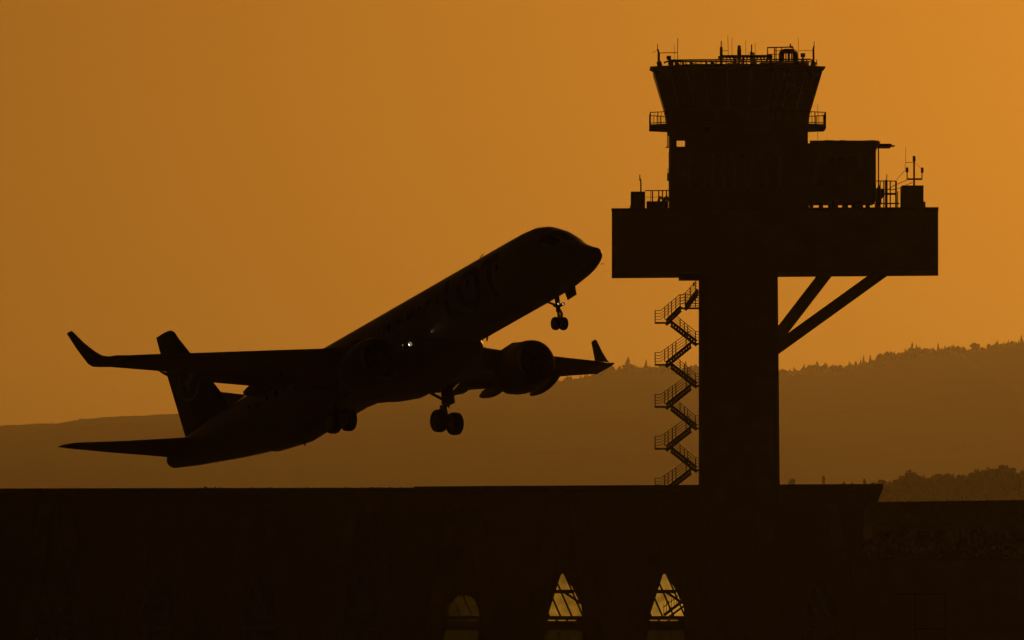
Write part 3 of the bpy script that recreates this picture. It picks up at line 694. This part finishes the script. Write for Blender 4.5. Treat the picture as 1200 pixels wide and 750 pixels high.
# wings
def airfoil(le, te, z, y, th, ang=0.0, n=9, wash=0.0):
    ch = le - te; up = []; dn = []
    for i in range(n):
        u = (1 - math.cos(math.pi * i / (n - 1))) / 2
        t_ = th * ch * (1.48 * math.sqrt(u) - .63 * u - 1.758 * u * u + 1.42 * u ** 3 - .51 * u ** 4)
        cam_ = -.02 * ch * (u ** 3) * 1.5
        up.append((u, t_ + cam_)); dn.append((u, -t_ * .85 + cam_))
    pts = up + dn[-2:0:-1]
    return [(le - u * ch, y - math.copysign(1, y) * v * math.sin(ang), z + v * math.cos(ang) - u * ch * wash) for u, v in pts]
wst = [(0.8, -13.45, -20.0, -1.12, .135, 0), (2.2, -14.1, -19.85, -1.0, .13, 0), (4.5, -15.25, -19.8, -.78, .115, 0), (7, -16.5, -20.25, -.5, .105, 0), (10, -18.05, -20.8, -.17, .1, 0), (12.2, -19.15, -21.15, .07, .1, 0), (13.2, -19.66, -21.3, .17, .095, .05),
       (13.6, -19.95, -21.62, .26, .085, .3), (13.78, -20.35, -21.85, .33, .08, .6), (13.9, -20.75, -22.02, .5, .08, .95), (14.0, -21.1, -22.15, .78, .078, 1.15), (14.18, -21.66, -22.42, 1.36, .075, 1.28), (14.37, -22.25, -22.72, 2.12, .07, 1.3), (14.38, -22.4, -22.68, 2.17, .05, 1.3)]
for s_ in (-1, 1):
    g = MB(); g.loft([airfoil(le, te, z, s_ * y, th, an) for y, le, te, z, th, an in wst[:7]]); wg = apart('wing', g, 'wing')
    g = MB(); g.loft([airfoil(le, te, z, s_ * y, th, an) for y, le, te, z, th, an in wst[6:]]); apart('winglet', g, 'wing', wg)
    # extended flaps below the trailing edge
    for y0, y1 in ((2.3, 4.4), (4.55, 9.2)):
        def te(y): return interp([(0.8, 20.0), (4.5, 19.8), (13.25, 21.35)], y), interp([(0.8, -1.12), (4.5, -.78), (7, -.5), (10, -.17), (13, .15)], y)
        r = []
        for y in (y0, y1):
            x_, z_ = te(y); c_ = .95 if y < 5 else .8
            r.append([(-x_ + .45 - u * c_, s_ * y, z_ - .13 + v * c_ - u * c_ * .22) for u, v in ((0, 0), (.2, .06), (.6, .04), (1, -.01), (.6, -.04), (.2, -.05))])
        g = MB(); g.loft(r, False); apart('flap', g, 'wing', wg)
    # flap track fairings
    for yf, xt, zt2, rad0 in (((5.85, -21.9, -.84, .36), (10.3, -21.9, .2, .08)) if s_ < 0 else ((7.0, -21.75, -.9, .3), (10.0, -22.0, -.7, .27))):
        xw, zw = interp([(4.5, 19.8), (13.25, 21.35)], yf), interp([(4.5, -.78), (7, -.5), (10, -.17)], yf)
        g = MB(); rr2 = []; xs0 = -xw + 1.5; zs0 = zw - .28
        for k in range(11):
            u = k / 10; rad = .02 + rad0 * math.sin(math.pi * min(1, u * .93 + .05)) ** .6 * (1 if u < .5 else 1 - .35 * (u - .5))
            cx_ = xs0 + (xt - xs0) * u; cz_ = zs0 + (zt2 - zs0) * u ** 2.2 - .12 * math.sin(math.pi * u)
            rr2.append([(cx_, s_ * yf + rad * .6 * math.sin(t_ * math.pi / 5), cz_ + rad * 1.15 * math.cos(t_ * math.pi / 5)) for t_ in range(10)])
        g.loft(rr2); apart('flap_fairing', g, 'wing', wg)
    # landing light in the wing root
    def disc(mb, x, y, z, r_): return mb.add([(x, y + r_ * math.sin(q * math.pi / 8), z + r_ * math.cos(q * math.pi / 8)) for q in range(16)], [tuple(range(16))])
    for yl, xl, rl in ((1.98, -13.6, .085), (2.3, -13.75, .035)):
        g = MB(); disc(g, xl, s_ * yl, -1.04, rl); lg = apart('landing_light', g, 'lamp' if s_ < 0 else 'glass')
        if s_ > 0: continue
        g = MB(); g.loft([[(x_, s_ * yl + r_ * math.sin(q * math.pi / 8), -1.04 + r_ * math.cos(q * math.pi / 8)) for q in range(16)] for x_, r_ in ((xl + .2, rl * 1.2), (xl + .2, rl * 1.3), (xl - .25, rl * 1.35), (xl - .25, .01))] , True, False); apart('light_hood', g, 'dark_steel', lg)  # tube added to keep the lamp's light off the fuselage
    # engine
    EX, EY, EZ = -12.55, s_ * 4.25, -2.0; g = MB()
    prof = [(0, .88), (.0, .93), (-.12, 1.02), (-.4, 1.11), (-.9, 1.15), (-1.5, 1.09), (-2.1, .95), (-2.6, .76), (-2.6, .72), (-2.1, .8), (-1.0, .86), (-.3, .84)]
    g.loft([[(EX + x, EY + r_ * math.sin(t_ * math.pi / 18), EZ + r_ * math.cos(t_ * math.pi / 18) + x * .03) for t_ in range(36)] for x, r_ in prof[2:]], True, False)
    en = apart('engine', g, 'nac')
    g = MB(); g.loft([[(EX + x, EY + r_ * math.sin(t_ * math.pi / 18), EZ + r_ * math.cos(t_ * math.pi / 18) + x * .03) for t_ in range(36)] for x, r_ in ((-.3, .84), (-.1, .87), (0, .91), (.02, .94), (-.03, .98), (-.12, 1.02))], True, False); apart('intake_lip', g, 'lip', en)
    g = MB()
    for k in range(24):
        t_ = k * math.pi / 12; t2 = t_ + .2
        g.add([(EX - .75, EY + .22 * math.sin(t_), EZ + .22 * math.cos(t_)), (EX - .8, EY + .84 * math.sin(t_ + .1), EZ + .84 * math.cos(t_ + .1)), (EX - .95, EY + .84 * math.sin(t2 + .14), EZ + .84 * math.cos(t2 + .14)), (EX - .95, EY + .22 * math.sin(t2), EZ + .22 * math.cos(t2))], [(0, 1, 2, 3)])
    g.tube((EX - .35, EY, EZ), (EX - .8, EY, EZ), .02, .25, 16); g.tube((EX - 1.0, EY, EZ), (EX - 1.1, EY, EZ), .86, .86, 24); apart('fan', g, 'fan', en)
    g = MB(); g.loft([[(EX + x, EY + r_ * math.sin(t_ * math.pi / 12), EZ - .1 + r_ * math.cos(t_ * math.pi / 12)) for t_ in range(24)] for x, r_ in ((-2.0, .6), (-2.7, .55), (-3.2, .42), (-3.2, .3), (-3.6, .1))]); apart('exhaust_nozzle', g, 'gear', en)
    g = MB(); g.loft([[(x, EY - .16, z0_), (x, EY + .16, z0_), (x, EY + .16, z1_), (x, EY - .16, z1_)] for x, z0_, z1_ in ((EX - .7, -1.0, -.88), (EX - 1.6, -1.05, -.66), (EX - 2.8, -1.55, -.72), (EX - 4.6, -1.0, -.8))], False); apart('pylon', g, 'nac', en)
# tail
g = MB()
def fin(z, le, te, th): 
    ch = le - te; pts = [(0, 0), (.08, .42), (.3, .5), (.6, .36), (1, .01)]
    L_ = [(le - u * ch, v * th, z) for u, v in pts] + [(le - u * ch, -v * th, z) for u, v in pts[-1:0:-1]]
    return L_
g.loft([fin(z, le, te, th) for z, le, te, th in ((1.0, -31.0, -36.55, .5), (1.75, -32.2, -36.72, .46), (2.6, -32.95, -36.92, .42), (4.6, -34.62, -37.42, .32), (6.2, -35.97, -37.82, .24), (6.6, -36.25, -37.9, .2), (6.78, -36.55, -37.93, .14), (6.84, -36.9, -37.93, .06))]); fn = apart('vertical_stabiliser', g, 'blue')
g = MB(); g.loft([[(x, -wd, z0_), (x, wd, z0_), (x, .02, z1_), (x, -.02, z1_)] for x, wd, z0_, z1_ in ((-30.3, .02, 1.5, 1.66), (-31.2, .12, 1.4, 1.98), (-33.1, .2, 1.3, 2.68), (-34.2, .2, 1.3, 2.8))], False); apart('dorsal_fin', g, 'white', fn)
for s_ in (-1, 1):   # emblem on the fin: a ring with a flying bird in it
    g = MB(); cx_, cz_ = -35.35, 3.9; n_ = 32
    yo = s_ * .23
    def pt(x, z, e=0.0): return (x, s_ * (.205 - .028 * (z - 3) + e), z)
    vs = []
    for k in range(n_):
        t_ = 2 * math.pi * k / n_
        for r_ in (.86, .98): vs.append(pt(cx_ + r_ * math.cos(t_), cz_ + r_ * math.sin(t_)))
    g.add(vs, [(2 * k, 2 * k + 1, (2 * k + 3) % (2 * n_), (2 * k + 2) % (2 * n_)) for k in range(n_)])
    bird = [(.75, .3), (.35, .2), (.1, .62), (-.05, .15), (-.7, -.05), (-.3, -.1), (-.15, -.55), (.12, -.12), (.4, .06)]
    g.add([pt(cx_ + x, cz_ + z) for x, z in bird], [(0, 1, 8), (1, 2, 3), (1, 3, 7, 8), (3, 4, 5), (3, 5, 7), (5, 6, 7)])
    apart('tail_emblem', g, 'white', fn)
for s_ in (-1, 1):
    g = MB(); g.loft([airfoil(le, te, z, s_ * y, th) for y, le, te, z, th in ((.2, -34.3, -37.5, .8, .11), (1.0, -34.85, -37.6, .9, .1), (3.5, -36.3, -38.0, 1.16, .09), (5.6, -37.5, -38.33, 1.42, .08), (5.95, -37.95, -38.38, 1.47, .07), (6.04, -38.25, -38.4, 1.48, .05))]); apart('horizontal_stabiliser', g, 'wing')
# writing
def text_geo(s, size, x_start, z0, side, m, name, parent, bold=0.0, width=1.0):
    cu = bpy.data.curves.new('t', 'FONT'); cu.body = s; cu.size = size; cu.offset = bold; cu.resolution_u = 3
    o = bpy.data.objects.new('tmp', cu); C.objects.link(o); dg = bpy.context.evaluated_depsgraph_get(); dg.update()
    me = bpy.data.meshes.new_from_object(o.evaluated_get(dg)); bpy.data.objects.remove(o)
    bm = bmesh.new(); bm.from_mesh(me); bmesh.ops.triangulate(bm, faces=bm.faces)
    for _ in range(3 if size > 1 else 1): bmesh.ops.subdivide_edges(bm, edges=[e for e in bm.edges if e.calc_length() > .22], cuts=1); bmesh.ops.triangulate(bm, faces=bm.faces)
    wdt = max(v.co.x for v in bm.verts)
    mb = MB(); bm.verts.index_update(); vs = []
    for v in bm.verts:
        x = v.co.x * width; x = x_start + x if side < 0 else x_start + wdt * width - x
        vs.append(skin(x, z0 + v.co.y, side, .015))
    mb.add(vs, [tuple(v.index for v in f.verts) for f in bm.faces]); bm.free(); bpy.data.meshes.remove(me)
    return apart(name, mb, m, parent)
for s_ in (-1, 1):
    text_geo('LOT', 2.65, -10.95, -.72, s_, 'blue', 'lettering', fus, .07, .95)
    text_geo('POLISH AIRLINES', .62, -16.2, .25, s_, 'blue', 'lettering', fus, .008, .88)
# cabin windows, doors, cockpit glass
wm = MB(); wm.add([(math.cos(t_ * .5236) * .13, 0, math.sin(t_ * .5236) * .19) for t_ in range(12)], [tuple(range(12))]); wme = wm.mesh('cabin_window', M['glass'])
for s_ in (-1, 1):
    for k in range(27):
        x = -6.2 - k * .86
        p_ = skin(x, .42, s_, .02)
        link('cabin_window', wme, fus, p_, (0.12 * s_, 0, 0))
    for xd, hh in ((-4.75, 1.75), (-31.2, 1.55)):
        g = MB(); cz_ = .1 if xd > -10 else .35
        o_ = [(-.4, -hh / 2), (.4, -hh / 2), (.4, hh / 2), (-.4, hh / 2)]
        for (a0, c0_), (a1, c1_) in zip(o_, o_[1:] + o_[:1]):
            for q in range(6):
                f0, f1 = q / 6, (q + 1) / 6
                g.beam(skin(xd + a0 + (a1 - a0) * f0, cz_ + c0_ + (c1_ - c0_) * f0, s_, .004), skin(xd + a0 + (a1 - a0) * f1, cz_ + c0_ + (c1_ - c0_) * f1, s_, .004), .02, .025)
        apart('door_outline', g, 'wing', fus)
def dome(x, ang, off=.012):
    t_, b_, h_ = sta(x); cz = (t_ + b_) / 2; hz_ = (t_ - b_) / 2
    return (x, (h_ + off) * math.sin(ang), cz + (hz_ + off) * math.cos(ang))
for a0, a1 in ((-.03, -.52), (-.58, -1.02), (.03, .52), (.58, 1.02)):
    g = MB(); xr = (-1.75, -2.85) if abs(a0) < .1 else (-2.05, -3.15); vs = []
    for i in range(6):
        for j in range(6): vs.append(dome(xr[0] + (xr[1] - xr[0]) * i / 5 - (.15 * j / 5), a0 + (a1 - a0) * j / 5))
    g.add(vs, [(i * 6 + j, i * 6 + j + 1, (i + 1) * 6 + j + 1, (i + 1) * 6 + j) for i in range(5) for j in range(5)], True); apart('cockpit_window', g, 'glass', fus)
# small probes and aerials
g = MB(); g.beam((-9.5, 0, 1.78), (-9.6, 0, 1.95), .03, .1); g.beam((-9.62, 0, 1.95), (-9.3, 0, 2.03), .02, .04); apart('aerial', g, 'white', fus)
g = MB(); g.beam((-10.1, .1, -1.56), (-10.25, .1, -1.82), .03, .1); g.beam((-10.35, 0, -1.56), (-10.5, 0, -1.78), .03, .06); apart('aerial', g, 'white', fus)
g = MB(); g.beam((-26.6, .2, -1.55), (-26.8, .2, -1.84), .04, .16); apart('aerial', g, 'white', fus)
g = MB(); g.tube((-1.0, -.62, -1.05), (-.6, -.8, -1.1), .02, .012); g.tube((-1.0, .62, -1.05), (-.85, .66, -1.06), .02, .012); apart('pitot_probe', g, 'gear', fus)
# landing gear
def wheel(x, y, z, R_, wd, parent):
    g = MB(); g.loft([[(x + r_ * math.sin(t_ * math.pi / 16), y + o_, z + r_ * math.cos(t_ * math.pi / 16)) for t_ in range(32)] for o_, r_ in ((-wd * .5, R_ * .55), (-wd * .5, R_ * .86), (-wd * .42, R_ * .96), (-wd * .22, R_), (wd * .22, R_), (wd * .42, R_ * .96), (wd * .5, R_ * .86), (wd * .5, R_ * .55))])
    ty = apart('wheel', g, 'tyre', parent)
    g = MB()
    for e in (-1, 1): g.tube((x, y + e * wd * .502, z), (x, y + e * wd * .55, z), R_ * .5, R_ * .35, 20)
    apart('rim', g, 'rim', ty)
for s_ in (-1, 1):
    gy = s_ * 2.9; g = MB(); zc = -3.13
    g.tube((-18.55, gy + .12 * s_, -1.2), (-18.65, gy, -2.25), .17, .15, 12); g.tube((-18.65, gy, -2.25), (-18.7, gy, zc), .1, .1, 12); g.tube((-18.7, gy - .5, zc), (-18.7, gy + .5, zc), .07, n=10)
    g.tube((-18.6, gy, -2.1), (-18.6, gy - s_ * 1.25, -1.5), .07, n=8); g.beam((-18.9, gy, -2.25), (-19.1, gy, -2.65), .2, .05); g.beam((-19.1, gy, -2.65), (-18.78, gy, zc + .1), .18, .05)
    g.tube((-18.45, gy + .1, -1.7), (-18.5, gy + .1, -2.5), .035, n=6)
    mg = apart('main_gear', g, 'gear')
    for e in (-1, 1): wheel(-18.7, gy + e * .42, zc - .065 * e * s_, .53, .42, mg)
    g = MB(); g.add([(-18.2, gy + s_ * .25, -1.25), (-19.1, gy + s_ * .25, -1.25), (-19.05, gy + s_ * .3, -2.3), (-18.3, gy + s_ * .3, -2.3), (-18.2, gy + s_ * .3, -1.25), (-19.1, gy + s_ * .3, -1.25), (-19.05, gy + s_ * .35, -2.3), (-18.3, gy + s_ * .35, -2.3)], [(0, 1, 2, 3), (7, 6, 5, 4), (0, 4, 5, 1), (1, 5, 6, 2), (2, 6, 7, 3), (3, 7, 4, 0)])
    g.beam((-18.7, gy + s_ * .3, -1.78), (-18.65, gy + s_ * 1.25, -1.62), .5, .12); g.beam((-18.65, gy + s_ * 1.1, -1.6), (-18.65, gy + s_ * 1.35, -1.48), .3, .08)
    apart('gear_door', g, 'wing', mg)
g = MB(); g.tube((-3.95, 0, -1.5), (-4.05, 0, -2.35), .12, .1, 12); g.tube((-4.05, 0, -2.35), (-4.1, 0, -2.88), .065, n=10); g.tube((-4.1, -.26, -2.88), (-4.1, .26, -2.88), .05, n=8)
g.tube((-4.0, 0, -2.1), (-4.9, 0, -1.6), .05, n=6); g.beam((-3.9, 0, -2.3), (-3.8, 0, -2.55), .12, .04); g.beam((-3.8, 0, -2.55), (-4.05, 0, -2.82), .12, .04); g.box((-3.98, -.2, -2.12), (-4.1, .2, -2.02))
ng = apart('nose_gear', g, 'gear')
for e in (-1, 1): wheel(-4.1, e * .21, -2.9, .3, .2, ng)
for e in (-1, 1):
    g = MB(); disc(g, -3.84, e * .13, -2.07, .058); tl = apart('taxi_light', g, 'lamp_small', ng); g = MB(); g.loft([[(x_, e * .13 + r_ * math.sin(q * math.pi / 8), -2.07 + r_ * math.cos(q * math.pi / 8)) for q in range(16)] for x_, r_ in ((-3.72, .066), (-3.72, .075), (-3.95, .075), (-3.95, .01))], True, False); apart('light_hood', g, 'dark_steel', ng)  # tube round each lamp added to shield the gear doors from its light
    g = MB(); g.add([(-3.0, e * .38, -1.36), (-3.9, e * .38, -1.38), (-3.85, e * .46, -1.86), (-3.1, e * .46, -1.83), (-3.0, e * .41, -1.36), (-3.9, e * .41, -1.38), (-3.85, e * .49, -1.86), (-3.1, e * .49, -1.83)], [(0, 1, 2, 3), (7, 6, 5, 4), (0, 4, 5, 1), (1, 5, 6, 2), (2, 6, 7, 3), (3, 7, 4, 0)]); apart('gear_door', g, 'wing', ng)

# ------------------------------------------------------------------ haze: the dusk air between the airfield and the hills
g = MB(); g.box((-14500, -2000, -1.5), (14500, 30000, 760))
hz_o = link('haze', g.mesh('haze', None)); hz_o['kind'] = 'stuff'
hm = bpy.data.materials.new('haze'); hm.use_nodes = True; t = hm.node_tree; t.nodes.clear()
pv = t.nodes.new('ShaderNodeVolumePrincipled'); pv.inputs['Color'].default_value = (.9, .9, .9, 1)
pv.inputs['Density'].default_value = 1.3e-5; pv.inputs['Anisotropy'].default_value = 0.75
t.links.new(pv.outputs[0], t.nodes.new('ShaderNodeOutputMaterial').inputs['Volume']); hz_o.data.materials.append(hm)
